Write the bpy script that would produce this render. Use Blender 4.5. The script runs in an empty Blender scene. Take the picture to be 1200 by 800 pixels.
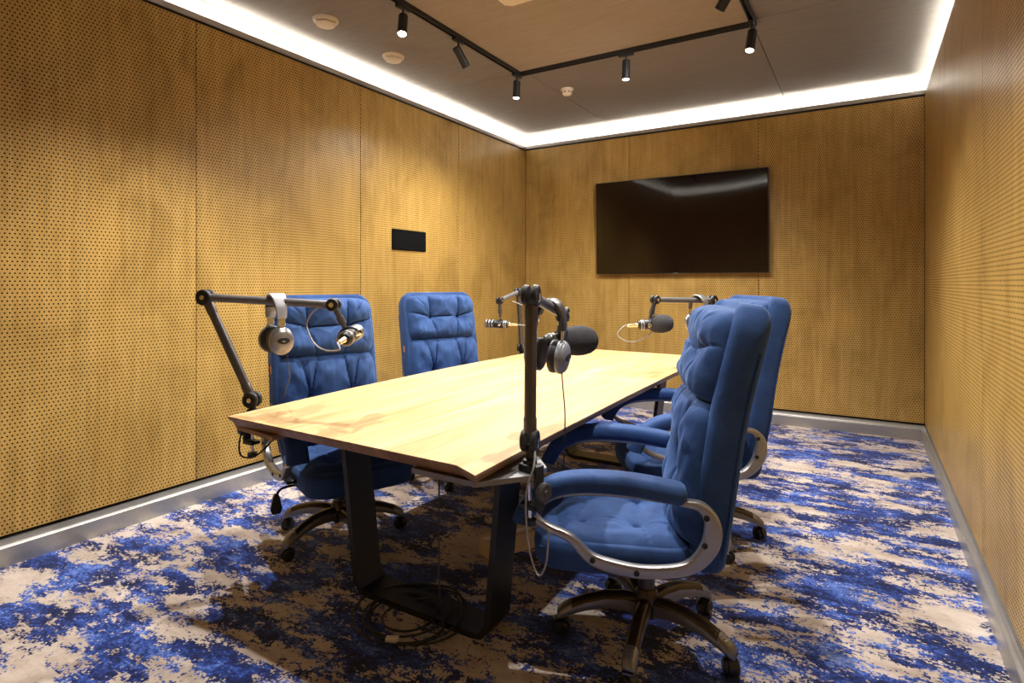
import bpy, bmesh, math, random
from mathutils import Vector, Matrix, noise
random.seed(7)
PI = math.pi
S = bpy.context.scene
COL = S.collection

# ------------------------------------------------------------------ camera, world, exposure
cam_d = bpy.data.cameras.new('camera'); cam = bpy.data.objects.new('camera', cam_d); COL.objects.link(cam)
cam_d.sensor_width = 36.0
cam_d.lens = 678.57 / 1200 * 36.0
cam_d.shift_y = -67.7 / 1200
cam_d.clip_start = 0.02
cam.location = (0, 0, 1.28); cam.rotation_euler = (PI / 2, 0, 0.5458)
S.camera = cam
w = bpy.data.worlds.new('world'); S.world = w; w.use_nodes = True
w.node_tree.nodes['Background'].inputs[0].default_value = (0.02, 0.02, 0.02, 1)
w.node_tree.nodes['Background'].inputs[1].default_value = 0.0
S.view_settings.view_transform = 'Standard'; S.view_settings.look = 'None'
S.view_settings.gamma = 1.0; S.view_settings.use_curve_mapping = False
S.view_settings.exposure = 0.50
SPOT_W = 122.0        # watts of one track spotlight
COVE = 46.0          # emission strength of the cove led strip

# ------------------------------------------------------------------ room dimensions (metres)
XL, XR, YB, YF = -3.334, 0.426, 5.788, -0.63
ZB, ZT, ZC = 0.137, 2.809, 2.99
REC = 0.085          # depth of the light cove behind the panels

# ------------------------------------------------------------------ materials
def newmat(name):
    m = bpy.data.materials.new(name); m.use_nodes = True
    nt = m.node_tree
    return m, nt, nt.nodes['Principled BSDF']
def N(nt, t, **kw):
    n = nt.nodes.new(t)
    for k, v in kw.items():
        if k == 'inp':
            for a, b in v.items(): n.inputs[a].default_value = b
        else: setattr(n, k, v)
    return n
def math_n(nt, op, a, b=None):
    n = nt.nodes.new('ShaderNodeMath'); n.operation = op
    for i, x in enumerate((a, b)):
        if x is None: continue
        if isinstance(x, (int, float)): n.inputs[i].default_value = x
        else: nt.links.new(x, n.inputs[i])
    return n.outputs[0]
def ramp(nt, fac, stops, interp='LINEAR'):
    r = nt.nodes.new('ShaderNodeValToRGB'); r.color_ramp.interpolation = interp
    e = r.color_ramp.elements
    while len(e) < len(stops): e.new(0.5)
    for i, (p, c) in enumerate(stops):
        e[i].position = p; e[i].color = (*c, 1) if len(c) == 3 else c
    nt.links.new(fac, r.inputs[0]); return r.outputs[0]
def mixc(nt, fac, a, b, mode='MIX'):
    n = nt.nodes.new('ShaderNodeMix'); n.data_type = 'RGBA'; n.blend_type = mode
    for sock, x in ((n.inputs[0], fac), (n.inputs[6], a), (n.inputs[7], b)):
        if isinstance(x, (int, float)): sock.default_value = x
        elif isinstance(x, tuple): sock.default_value = (*x, 1) if len(x) == 3 else x
        else: nt.links.new(x, sock)
    return n.outputs[2]
def noise_n(nt, vec, scale, detail=3, rough=0.5, dist=0.0):
    n = N(nt, 'ShaderNodeTexNoise', inp={'Scale': scale, 'Detail': detail, 'Roughness': rough, 'Distortion': dist})
    if vec is not None: nt.links.new(vec, n.inputs['Vector'])
    return n.outputs['Fac']
def mapping(nt, vec, scale=(1, 1, 1), loc=(0, 0, 0), rot=(0, 0, 0)):
    m = N(nt, 'ShaderNodeMapping'); m.inputs['Scale'].default_value = scale
    m.inputs['Location'].default_value = loc; m.inputs['Rotation'].default_value = rot
    nt.links.new(vec, m.inputs['Vector']); return m.outputs[0]
def bump(nt, bsdf, height, strength=0.3, dist=0.01):
    b = N(nt, 'ShaderNodeBump', inp={'Strength': strength, 'Distance': dist})
    nt.links.new(height, b.inputs['Height']); nt.links.new(b.outputs[0], bsdf.inputs['Normal'])
def plain(name, col, rough=0.5, metal=0.0, var=0.08, nscale=30, bmp=0.0, spec=0.5, coat=0.0):
    m, nt, b = newmat(name)
    co = N(nt, 'ShaderNodeTexCoord').outputs['Object']
    f = noise_n(nt, co, nscale, 3)
    lo = tuple(c * (1 - var) for c in col); hi = tuple(min(1, c * (1 + var)) for c in col)
    nt.links.new(ramp(nt, f, [(0.3, lo), (0.7, hi)]), b.inputs['Base Color'])
    b.inputs['Roughness'].default_value = rough; b.inputs['Metallic'].default_value = metal
    b.inputs['Specular IOR Level'].default_value = spec; b.inputs['Coat Weight'].default_value = coat
    if bmp: bump(nt, b, f, bmp, 0.002)
    return m
def emit(name, col, strength):
    m, nt, b = newmat(name)
    b.inputs['Base Color'].default_value = (*col, 1)
    b.inputs['Emission Color'].default_value = (*col, 1); b.inputs['Emission Strength'].default_value = strength
    return m

def mat_perforated():
    m, nt, b = newmat('perforated_oak')
    co = N(nt, 'ShaderNodeTexCoord').outputs['Object']
    sx = N(nt, 'ShaderNodeSeparateXYZ'); nt.links.new(co, sx.inputs[0])
    PX, PZ = 0.0186, 0.0363
    a = math_n(nt, 'MULTIPLY', sx.outputs['X'], 1 / PX); c = math_n(nt, 'MULTIPLY', sx.outputs['Z'], 1 / PZ)
    def lattice(off):
        fa = math_n(nt, 'MULTIPLY', math_n(nt, 'SUBTRACT', math_n(nt, 'FRACT', math_n(nt, 'ADD', a, 100 + off)), 0.5), PX)
        fc = math_n(nt, 'MULTIPLY', math_n(nt, 'SUBTRACT', math_n(nt, 'FRACT', math_n(nt, 'ADD', c, 100 + off)), 0.5), PZ)
        return math_n(nt, 'SQRT', math_n(nt, 'ADD', math_n(nt, 'MULTIPLY', fa, fa), math_n(nt, 'MULTIPLY', fc, fc)))
    dist = math_n(nt, 'MINIMUM', lattice(0.0), lattice(0.5))
    hole = ramp(nt, math_n(nt, 'MULTIPLY', dist, 100), [(0.34, (1, 1, 1)), (0.42, (0, 0, 0))])
    oi = N(nt, 'ShaderNodeObjectInfo')
    shift = N(nt, 'ShaderNodeVectorMath', operation='SCALE'); shift.inputs[0].default_value = (7, 3, 11)
    nt.links.new(oi.outputs['Random'], shift.inputs['Scale'])
    add = N(nt, 'ShaderNodeVectorMath', operation='ADD'); nt.links.new(co, add.inputs[0]); nt.links.new(shift.outputs[0], add.inputs[1])
    v = add.outputs[0]
    g1 = noise_n(nt, mapping(nt, v, (14, 14, 0.9)), 2.0, 5, 0.6, 0.4)
    g2 = noise_n(nt, mapping(nt, v, (1.3, 1, 0.9)), 2.6, 4, 0.6, 0.8)
    g3 = noise_n(nt, mapping(nt, v, (120, 120, 5)), 2.0, 2, 0.5)
    base = ramp(nt, g1, [(0.25, (0.385, 0.228, 0.057)), (0.5, (0.47, 0.290, 0.079)), (0.75, (0.545, 0.350, 0.108))])
    blot = ramp(nt, g2, [(0.3, (0.78, 0.76, 0.70)), (0.5, (1, 1, 1)), (0.72, (1.12, 1.12, 1.12))])
    base = mixc(nt, 1.0, base, blot, 'MULTIPLY')
    base = mixc(nt, 0.35, base, ramp(nt, g3, [(0.3, (0.75, 0.72, 0.68)), (0.7, (1.1, 1.1, 1.1))]), 'MULTIPLY')
    nt.links.new(mixc(nt, hole, base, (0.010, 0.004, 0.0015)), b.inputs['Base Color'])
    b.inputs['Roughness'].default_value = 0.36; b.inputs['Specular IOR Level'].default_value = 0.45
    inv = math_n(nt, 'SUBTRACT', 1.0, hole)
    nt.links.new(math_n(nt, 'MULTIPLY', inv, 0.42), b.inputs['Specular IOR Level'])
    nt.links.new(math_n(nt, 'ADD', math_n(nt, 'MULTIPLY', hole, 0.6), 0.36), b.inputs['Roughness'])
    bump(nt, b, inv, 0.25, 0.002)
    return m

def mat_carpet():
    m, nt, b = newmat('distressed_carpet')
    co = N(nt, 'ShaderNodeTexCoord').outputs['Object']
    px = N(nt, 'ShaderNodeVectorMath', operation='SNAP'); px.inputs[1].default_value = (0.006, 0.006, 0.006)
    wob = noise_n(nt, co, 300, 1)
    nt.links.new(co, px.inputs[0]); v = px.outputs[0]
    big = noise_n(nt, mapping(nt, v, (1.1, 2.0, 1), (3.3, 1.7, 0)), 2.3, 15, 0.78, 0.0)
    spk = noise_n(nt, mapping(nt, v, (1, 1.5, 1)), 38, 6, 0.85)
    f1 = math_n(nt, 'ADD', big, math_n(nt, 'MULTIPLY', math_n(nt, 'SUBTRACT', spk, 0.5), 0.34))
    big2 = noise_n(nt, mapping(nt, v, (1.2, 2.2, 1), (13.0, 5.1, 0)), 2.9, 13, 0.75, 0.1)
    spk2 = noise_n(nt, mapping(nt, v, (1, 1.5, 1), (5, 5, 0)), 52, 5, 0.85)
    f2 = math_n(nt, 'ADD', big2, math_n(nt, 'MULTIPLY', math_n(nt, 'SUBTRACT', spk2, 0.5), 0.65))
    big3 = noise_n(nt, mapping(nt, v, (1, 2, 1), (1.0, 8.0, 0)), 3.2, 10, 0.7)
    beige = ramp(nt, big3, [(0.34, (0.33, 0.255, 0.205)), (0.5, (0.52, 0.435, 0.375)), (0.66, (0.64, 0.56, 0.50))])
    blue = ramp(nt, f2, [(0.42, (0.005, 0.011, 0.060)), (0.49, (0.011, 0.028, 0.16)), (0.55, (0.030, 0.078, 0.36)), (0.63, (0.13, 0.22, 0.60))])
    mask = ramp(nt, f1, [(0.475, (0, 0, 0)), (0.495, (1, 1, 1))])
    nt.links.new(mixc(nt, mask, beige, blue), b.inputs['Base Color'])
    b.inputs['Roughness'].default_value = 0.95; b.inputs['Specular IOR Level'].default_value = 0.1
    b.inputs['Sheen Weight'].default_value = 0.15
    bump(nt, b, math_n(nt, 'ADD', wob, spk), 0.5, 0.004)
    return m

def mat_felt(name, lo, hi):
    m, nt, b = newmat(name)
    co = N(nt, 'ShaderNodeTexCoord').outputs['Object']
    f = noise_n(nt, co, 260, 3, 0.7); g = noise_n(nt, mapping(nt, co, (1.5, 9, 1)), 3, 5, 0.6, 0.5)
    c = ramp(nt, f, [(0.3, lo), (0.7, hi)])
    c = mixc(nt, 0.6, c, ramp(nt, g, [(0.3, (0.86, 0.86, 0.86)), (0.7, (1.08, 1.08, 1.08))]), 'MULTIPLY')
    nt.links.new(c, b.inputs['Base Color'])
    b.inputs['Roughness'].default_value = 0.95; b.inputs['Specular IOR Level'].default_value = 0.1
    bump(nt, b, f, 0.4, 0.003)
    return m

def mat_table(name, cols):
    m, nt, b = newmat(name)
    co = N(nt, 'ShaderNodeTexCoord').outputs['Object']
    sx = N(nt, 'ShaderNodeSeparateXYZ'); nt.links.new(co, sx.inputs[0])
    stave = math_n(nt, 'FLOOR', math_n(nt, 'MULTIPLY', sx.outputs['X'], 9.0))
    rnd = N(nt, 'ShaderNodeTexWhiteNoise', noise_dimensions='1D'); nt.links.new(stave, rnd.inputs['W'])
    off = N(nt, 'ShaderNodeCombineXYZ'); nt.links.new(math_n(nt, 'MULTIPLY', rnd.outputs['Value'], 9.0), off.inputs[1])
    add = N(nt, 'ShaderNodeVectorMath', operation='ADD'); nt.links.new(co, add.inputs[0]); nt.links.new(off.outputs[0], add.inputs[1])
    g = noise_n(nt, mapping(nt, add.outputs[0], (9, 0.75, 1)), 2.2, 6, 0.62, 0.7)
    g2 = noise_n(nt, mapping(nt, add.outputs[0], (90, 2.5, 1)), 2.0, 3)
    c = ramp(nt, g, [(0.28, cols[0]), (0.48, cols[1]), (0.7, cols[2])])
    tone = ramp(nt, rnd.outputs['Value'], [(0, (0.90, 0.87, 0.82)), (1, (1.05, 1.05, 1.05))])
    c = mixc(nt, 0.8, c, tone, 'MULTIPLY')
    c = mixc(nt, 0.4, c, ramp(nt, g2, [(0.3, (0.86, 0.83, 0.78)), (0.7, (1.06, 1.06, 1.06))]), 'MULTIPLY')
    nt.links.new(c, b.inputs['Base Color']); b.inputs['Roughness'].default_value = 0.45
    b.inputs['Specular IOR Level'].default_value = 0.35
    return m

def mat_velvet():
    m, nt, b = newmat('blue_velvet')
    co = N(nt, 'ShaderNodeTexCoord').outputs['Object']
    f = noise_n(nt, co, 9, 4, 0.6, 0.4); g = noise_n(nt, co, 420, 2)
    nt.links.new(ramp(nt, f, [(0.3, (0.019, 0.048, 0.150)), (0.7, (0.032, 0.078, 0.220))]), b.inputs['Base Color'])
    b.inputs['Roughness'].default_value = 0.75; b.inputs['Specular IOR Level'].default_value = 0.2
    b.inputs['Sheen Weight'].default_value = 0.3; b.inputs['Sheen Roughness'].default_value = 0.35
    b.inputs['Sheen Tint'].default_value = (0.35, 0.55, 1.0, 1)
    bump(nt, b, math_n(nt, 'ADD', f, math_n(nt, 'MULTIPLY', g, 0.15)), 0.35, 0.01)
    return m

M = {}
M['perf'] = mat_perforated(); M['carpet'] = mat_carpet(); M['velvet'] = mat_velvet()
M['felt_dark'] = mat_felt('grey_felt', (0.215, 0.193, 0.172), (0.30, 0.270, 0.243))
M['felt_beige'] = mat_felt('beige_felt', (0.335, 0.275, 0.205), (0.43, 0.355, 0.27))
M['top'] = mat_table('pale_wood', ((0.46, 0.275, 0.110), (0.57, 0.375, 0.175), (0.655, 0.475, 0.26)))
M['edge'] = mat_table('brown_edge_wood', ((0.22, 0.125, 0.072), (0.31, 0.18, 0.105), (0.40, 0.245, 0.15)))
M['white_paint'] = plain('white_paint', (0.80, 0.80, 0.76), 0.6, var=0.02)
M['black_gap'] = plain('black_gap', (0.012, 0.011, 0.010), 0.8)
M['matte_black'] = plain('matte_black', (0.006, 0.006, 0.006), 0.95, spec=0.05)
M['alu'] = plain('brushed_aluminium', (0.46, 0.45, 0.43), 0.36, 0.75, 0.04, 60)
M['alu_dull'] = plain('dull_aluminium', (0.42, 0.39, 0.36), 0.5, 0.6, 0.04)
M['black_metal'] = plain('black_powder_metal', (0.011, 0.011, 0.012), 0.45, 0.0, 0.1, 80)
M['black_plastic'] = plain('black_plastic', (0.014, 0.014, 0.015), 0.35)
M['dark_grey'] = plain('dark_grey_anodised', (0.105, 0.10, 0.105), 0.36, 0.7, 0.05)
M['tube_grey'] = plain('grey_anodised_tube', (0.20, 0.195, 0.20), 0.38, 0.6, 0.05)
M['mid_grey'] = plain('mid_grey_steel', (0.20, 0.195, 0.20), 0.4, 0.6, 0.05)
M['silver'] = plain('silver_plastic', (0.33, 0.32, 0.32), 0.30, 0.75, 0.04)
M['base_silver'] = plain('grey_silver_base', (0.21, 0.20, 0.195), 0.30, 0.7, 0.04)
M['bronze'] = plain('bronze_brown_plastic', (0.050, 0.036, 0.024), 0.25, 0.4, 0.06)
M['chrome'] = plain('chrome', (0.78, 0.77, 0.75), 0.15, 1.0, 0.02)
M['brass'] = plain('warm_connector_metal', (0.75, 0.62, 0.42), 0.25, 1.0, 0.04)
M['foam'] = plain('grey_foam', (0.060, 0.060, 0.064), 0.95, 0, 0.45, 420, 1.0, 0.1)
M['grey_plastic'] = plain('grey_blue_plastic', (0.26, 0.28, 0.32), 0.38, 0.1, 0.04)
M['leather'] = plain('black_leatherette', (0.018, 0.018, 0.020), 0.5, 0, 0.2, 150, 0.3)
M['band_grey'] = plain('grey_headband', (0.34, 0.34, 0.36), 0.45, 0.1, 0.05)
M['orange'] = plain('orange_tag', (0.75, 0.25, 0.05), 0.6)
M['ivory'] = plain('ivory_plastic', (0.78, 0.68, 0.53), 0.45, 0, 0.02)
M['card'] = plain('cardboard', (0.66, 0.52, 0.35), 0.85, 0, 0.1, 40)
M['cable'] = plain('black_cable', (0.016, 0.016, 0.017), 0.5)
M['cable_grey'] = plain('grey_cable', (0.30, 0.29, 0.28), 0.45)
M['label_white'] = plain('white_label', (0.86, 0.82, 0.74), 0.5)
M['lens'] = emit('lit_spot_lens', (1.0, 0.95, 0.88), 60.0)
M['led'] = emit('led_strip_light', (1.0, 0.97, 0.91), COVE)
M['lens_off'] = plain('unlit_lens', (0.01, 0.01, 0.012), 0.12)
def mat_screen():
    m, nt, b = newmat('tv_screen'); co = N(nt, 'ShaderNodeTexCoord').outputs['Object']
    f = noise_n(nt, co, 0.8, 1)
    nt.links.new(ramp(nt, f, [(0.3, (0.006, 0.003, 0.002)), (0.7, (0.010, 0.005, 0.003))]), b.inputs['Base Color'])
    b.inputs['Roughness'].default_value = 0.06; b.inputs['Specular IOR Level'].default_value = 0.5
    return m
M['screen'] = mat_screen()

# ------------------------------------------------------------------ mesh helpers
def cat(pts, n=8, closed=False):
    P = [Vector(p) for p in pts]; out = []
    L = len(P); segs = L if closed else L - 1
    for i in range(segs):
        if closed: p0, p1, p2, p3 = P[(i - 1) % L], P[i], P[(i + 1) % L], P[(i + 2) % L]
        else: p0, p1, p2, p3 = P[max(i - 1, 0)], P[i], P[i + 1], P[min(i + 2, L - 1)]
        for k in range(n):
            t = k / n
            out.append(0.5 * (2 * p1 + (p2 - p0) * t + (2 * p0 - 5 * p1 + 4 * p2 - p3) * t * t + (3 * p1 - p0 - 3 * p2 + p3) * t ** 3))
    if not closed: out.append(P[-1].copy())
    return out
def basis(d):
    d = Vector(d).normalized()
    a = Vector((0, 0, 1)) if abs(d.z) < 0.9 else Vector((1, 0, 0))
    x = a.cross(d).normalized(); y = d.cross(x).normalized()
    return x, y, d
class MB:
    def __init__(s): s.v, s.f, s.m = [], [], []
    def add(s, vs, fs, mat=0):
        o = len(s.v); s.v += [tuple(q) for q in vs]
        for f in fs: s.f.append([i + o for i in f]); s.m.append(mat)
        return s
    def bm(s, b, mat=0, mtx=None):
        b.verts.index_update()
        vs = [(mtx @ q.co) if mtx else q.co.copy() for q in b.verts]
        s.add(vs, [[q.index for q in f.verts] for f in b.faces], mat); b.free(); return s
    def box(s, c, size, bev=0.0, seg=2, mat=0, rot=None):
        b = bmesh.new(); bmesh.ops.create_cube(b, size=1.0)
        for q in b.verts: q.co = Vector((q.co.x * size[0], q.co.y * size[1], q.co.z * size[2]))
        if bev: bmesh.ops.bevel(b, geom=b.edges[:], offset=bev, segments=seg, affect='EDGES', profile=0.5)
        mt = Matrix.Translation(c) @ (rot.to_4x4() if rot else Matrix.Identity(4))
        return s.bm(b, mat, mt)
    def rings(s, rings, mat=0, closed=False, cap=True):
        n = len(rings[0]); vs = [q for r in rings for q in r]; fs = []
        k = len(rings)
        for i in range(k if closed else k - 1):
            j = (i + 1) % k
            for a in range(n):
                b = (a + 1) % n
                fs.append([i * n + a, i * n + b, j * n + b, j * n + a])
        if cap and not closed:
            fs.append(list(range(n))[::-1]); fs.append([(k - 1) * n + a for a in range(n)])
        return s.add(vs, fs, mat)
    def tube(s, path, r, n=10, closed=False, mat=0):
        path = [Vector(p) for p in path]; k = len(path); rings = []; up = None
        for i, p in enumerate(path):
            if closed: d = path[(i + 1) % k] - path[i - 1]
            else: d = path[min(i + 1, k - 1)] - path[max(i - 1, 0)]
            if d.length < 1e-9: d = Vector((0, 0, 1))
            d.normalize()
            if up is None: x, y, _ = basis(d)
            else:
                x = (up - d * up.dot(d))
                x = x.normalized() if x.length > 1e-6 else basis(d)[0]
                y = d.cross(x)
            up = x
            rr = r[i] if isinstance(r, (list, tuple)) else r
            rings.append([p + x * math.cos(2 * PI * a / n) * rr + y * math.sin(2 * PI * a / n) * rr for a in range(n)])
        return s.rings(rings, mat, closed)
    def cyl(s, p0, p1, r0, r1=None, n=20, mat=0):
        return s.lathe([(0 if False else r0, 0), (r1 if r1 is not None else r0, (Vector(p1) - Vector(p0)).length)], p0, Vector(p1) - Vector(p0), n, mat)
    def lathe(s, prof, o, d, n=24, mat=0):
        x, y, z = basis(d); o = Vector(o)
        rings = [[o + z * h + (x * math.cos(2 * PI * a / n) + y * math.sin(2 * PI * a / n)) * max(r, 1e-4) for a in range(n)] for r, h in prof]
        return s.rings(rings, mat)
    def sweep(s, path, sect, side, closed=False, mat=0):
        """sect(i) -> list of (across, along_side) ; path lies in a plane whose normal is side"""
        path = [Vector(p) for p in path]; k = len(path); side = Vector(side).normalized(); rings = []
        for i, p in enumerate(path):
            if closed: d = path[(i + 1) % k] - path[i - 1]
            else: d = path[min(i + 1, k - 1)] - path[max(i - 1, 0)]
            d.normalize(); nrm = side.cross(d).normalized()
            rings.append([p + nrm * a + side * b for a, b in sect(i / (k if closed else k - 1))])
        return s.rings(rings, mat, closed)
    def prism(s, poly, z0, z1, mat=0):
        n = len(poly)
        vs = [(x, y, z0) for x, y in poly] + [(x, y, z1) for x, y in poly]
        fs = [list(range(n))[::-1], list(range(n, 2 * n))] + [[i, (i + 1) % n, n + (i + 1) % n, n + i] for i in range(n)]
        return s.add(vs, fs, mat)
    def build(s, name, mats, parent=None, smooth=40):
        me = bpy.data.meshes.new(name); me.from_pydata(s.v, [], s.f)
        if not isinstance(mats, (list, tuple)): mats = [mats]
        for q in mats: me.materials.append(q)
        for p, mi in zip(me.polygons, s.m): p.material_index = mi
        b = bmesh.new(); b.from_mesh(me); bmesh.ops.recalc_face_normals(b, faces=b.faces[:]); b.to_mesh(me); b.free()
        if smooth:
            for p in me.polygons: p.use_smooth = True
            me.set_sharp_from_angle(angle=math.radians(smooth))
        me.update()
        o = bpy.data.objects.new(name, me); COL.objects.link(o)
        if parent: o.parent = parent
        return o
def rrect(wd, ht, r, n=4):
    out = []
    for cx, cy, a0 in ((wd / 2 - r, ht / 2 - r, 0), (-wd / 2 + r, ht / 2 - r, 90), (-wd / 2 + r, -ht / 2 + r, 180), (wd / 2 - r, -ht / 2 + r, 270)):
        for k in range(n + 1):
            t = math.radians(a0 + 90 * k / n); out.append((cx + r * math.cos(t), cy + r * math.sin(t)))
    return out
def tag(o, label=None, category=None, group=None, kind=None):
    if label: o['label'] = label
    if category: o['category'] = category
    if group: o['group'] = group
    if kind: o['kind'] = kind
    return o
def empty(name, loc=(0, 0, 0), rz=0.0):
    o = bpy.data.objects.new(name, None); COL.objects.link(o); o.empty_display_size = 0.1
    o.location = loc; o.rotation_euler = (0, 0, rz); return o
def copy_tree(o, parent=None):
    c = o.copy(); COL.objects.link(c); c.parent = parent
    for ch in o.children: copy_tree(ch, c)
    return c

# ------------------------------------------------------------------ the setting
CX0, CX1, CY0, CY1 = XL - REC, XR + REC, YF - REC, YB + REC
fl = MB().box(((XL + XR) / 2, (YB + YF) / 2, -0.05), (XR - XL + 2 * REC + 0.4, YB - YF + 2 * REC + 0.4, 0.1)).build('floor', M['carpet'], None, 0)
tag(fl, 'deep blue and beige distressed patterned carpet', None, None, 'structure')

# walls: p0 = start corner of the panel face, run = direction along it, nrm = into the room
def make_wall(name, p0, run, nrm, length, seams, label, idx):
    run = Vector(run); nrm = Vector(nrm); p0 = Vector((p0[0], p0[1], 0))
    rz = math.atan2(run.y, run.x)
    # white plaster wall set back behind the panels (forms the light cove)
    m = MB(); c = p0 + run * (length / 2) - nrm * (REC + 0.06)
    root = MB().box((0, 0, 0), (length + 2 * REC + (0.24 if abs(run.x) > .5 else 0.0), 0.12, ZC)).build(name, M['white_paint'], None, 0)
    root.location = (c.x, c.y, ZC / 2); root.rotation_euler = (0, 0, rz)
    tag(root, label, None, None, 'structure')
    # which local y points into the room
    sgn = 1 if (Matrix.Rotation(rz, 3, 'Z') @ Vector((0, 1, 0))).dot(nrm) > 0 else -1
    def loc(a, dep, z): return Vector((a - length / 2, sgn * (REC + 0.06 + dep), z - ZC / 2))
    bt = MB().box((0, 0, 0), (length + (2 * REC if abs(run.y) > .5 else 0.043), REC - 0.022, ZT + 0.024)).build('panel_batten', M['black_gap'], root, 0)
    bt.location = loc(length / 2, -(REC + 0.022) / 2 - 0.0005, (ZT + 0.024) / 2)
    cache = {}
    for a0, a1 in zip(seams[:-1], seams[1:]):
        wd = a1 - a0 - 0.004
        key = round(wd, 3)
        if key not in cache:
            o = MB().box((0, 0, 0), (wd, 0.02, ZT - ZB), 0.0012, 1).build('perforated_panel', M['perf'], root, 0); cache[key] = o
        else:
            o = cache[key].copy(); COL.objects.link(o); o.parent = root
        o.location = loc((a0 + a1) / 2, -0.0105, (ZB + ZT) / 2)
    # aluminium lip that hides the led strip
    t = MB().box((0, 0, 0), (length + 0.058, 0.020, 0.034), 0.001, 1).build('cove_lip', M['alu_dull'], root, 0)
    t.location = loc(length / 2, -0.020, ZT + 0.0235 + 0.017)
    return root
LY = YB - YF; LX = XR - XL
PW = 1.2835
sl = [0.0] + [LY - PW * k for k in (4, 3, 2, 1)] + [LY]
sl = [0.0] + [LY - 3.853 - 1.283, LY - 3.853, LY - 2.560, LY - 1.288, LY]
make_wall('wall_left', (XL, YF), (0, 1, 0), (1, 0, 0), LY, sl, 'perforated oak panel wall with black control plate', 1)
make_wall('wall_back', (XL, YB), (1, 0, 0), (0, -1, 0), LX, [0, 1.243, 2.499, LX], 'perforated oak panel wall behind the television', 2)
make_wall('wall_right', (XR, YF), (0, 1, 0), (-1, 0, 0), LY, [0, LY - 5.24, LY - 3.96, LY - 2.68, LY - 1.34, LY], 'perforated oak panel wall without any fixtures', 3)
make_wall('wall_front', (XL, YF), (1, 0, 0), (0, 1, 0), LX, [0, 1.253, 2.506, LX], 'perforated oak panel wall facing the television wall', 4)

# cove led strips (real luminous tape lying on the ledge behind the lip)
def led(name, x0, x1, y0, y1, lab):
    o = MB().box(((x0 + x1) / 2, (y0 + y1) / 2, ZT + 0.028), (x1 - x0, y1 - y0, 0.006)).build('led_strip', M['led'], None, 0)
    tag(o, lab, 'light strip', 'cove lights around the ceiling')
led('l', XL - 0.062, XL - 0.042, YF, YB, 'glowing cove strip above the wall with the black control plate')
led('r', XR + 0.042, XR + 0.062, YF, YB, 'glowing cove strip above the bare perforated side wall')
led('b', XL, XR, YB + 0.042, YB + 0.062, 'glowing cove strip above the television wall')
led('f', XL, XR, YF - 0.062, YF - 0.042, 'glowing cove strip above the wall facing the television')

# baseboards with rounded upper edge
def baseboard(name, p0, run, nrm, length, label):
    run = Vector(run); nrm = Vector(nrm); p0 = Vector((p0[0], p0[1], 0))
    prof = [(-0.02, 0.0), (0.022, 0.0), (0.022, 0.084)]
    r = 0.006
    for k in range(1, 10):
        t = math.radians(80 * k / 9)
        prof.append((0.022 - r + r * math.cos(t), 0.084 + r * math.sin(t)))
    prof += [(0.008, 0.0925), (0.006, 0.095), (0.004, 0.119), (-0.02, 0.119)]
    rings = [[p0 + run * a + nrm * q[0] + Vector((0, 0, q[1])) for q in prof] for a in (0.0, length)]
    o = MB().rings(rings).build(name, M['alu'], None, 35)
    tag(o, label, None, None, 'structure')
baseboard('baseboard_left', (XL, YF), (0, 1, 0), (1, 0, 0), LY, 'brushed aluminium skirting under the wall with the black plate')
baseboard('baseboard_back', (XL, YB), (1, 0, 0), (0, -1, 0), LX, 'brushed aluminium skirting under the television wall')
baseboard('baseboard_right', (XR, YF), (0, 1, 0), (-1, 0, 0), LY, 'brushed aluminium skirting under the bare side wall')
baseboard('baseboard_front', (XL, YF), (1, 0, 0), (0, 1, 0), LX, 'brushed aluminium skirting facing the television wall')

# ceiling: slab with felt panels
ce = MB().box(((XL + XR) / 2, (YB + YF) / 2, ZC + 0.07), (LX + 2 * REC + 0.3, LY + 2 * REC + 0.3, 0.1)).build('ceiling', M['black_gap'], None, 0)
tag(ce, 'grey felt panelled ceiling with beige centre panel', None, None, 'structure')
TX0, TX1, TY0, TY1 = -2.385, -0.615, 1.15, 4.045       # track rectangle
def ceil_panel(x0, x1, y0, y1, mat):
    g = 0.0025
    MB().box(((x0 + x1) / 2, (y0 + y1) / 2, ZC + 0.01), (x1 - x0 - 2 * g, y1 - y0 - 2 * g, 0.02), 0.001, 1).build('ceiling_panel', mat, ce, 0)
fd = M['felt_dark']
ceil_panel(CX0, -2.335, TY1, CY1, fd); ceil_panel(-2.335, -0.625, TY1, CY1, fd); ceil_panel(-0.625, CX1, 4.01, CY1, fd)
ceil_panel(CX0, TX0, TY0, TY1, fd); ceil_panel(TX1, CX1, TY0, 4.01, fd)
ceil_panel(CX0, TX0, CY0, TY0, fd); ceil_panel(TX0, TX1, CY0, TY0, fd); ceil_panel(TX1, CX1, CY0, TY0, fd)
ceil_panel(TX0, TX1, TY0, TY1, M['felt_beige'])

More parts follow.
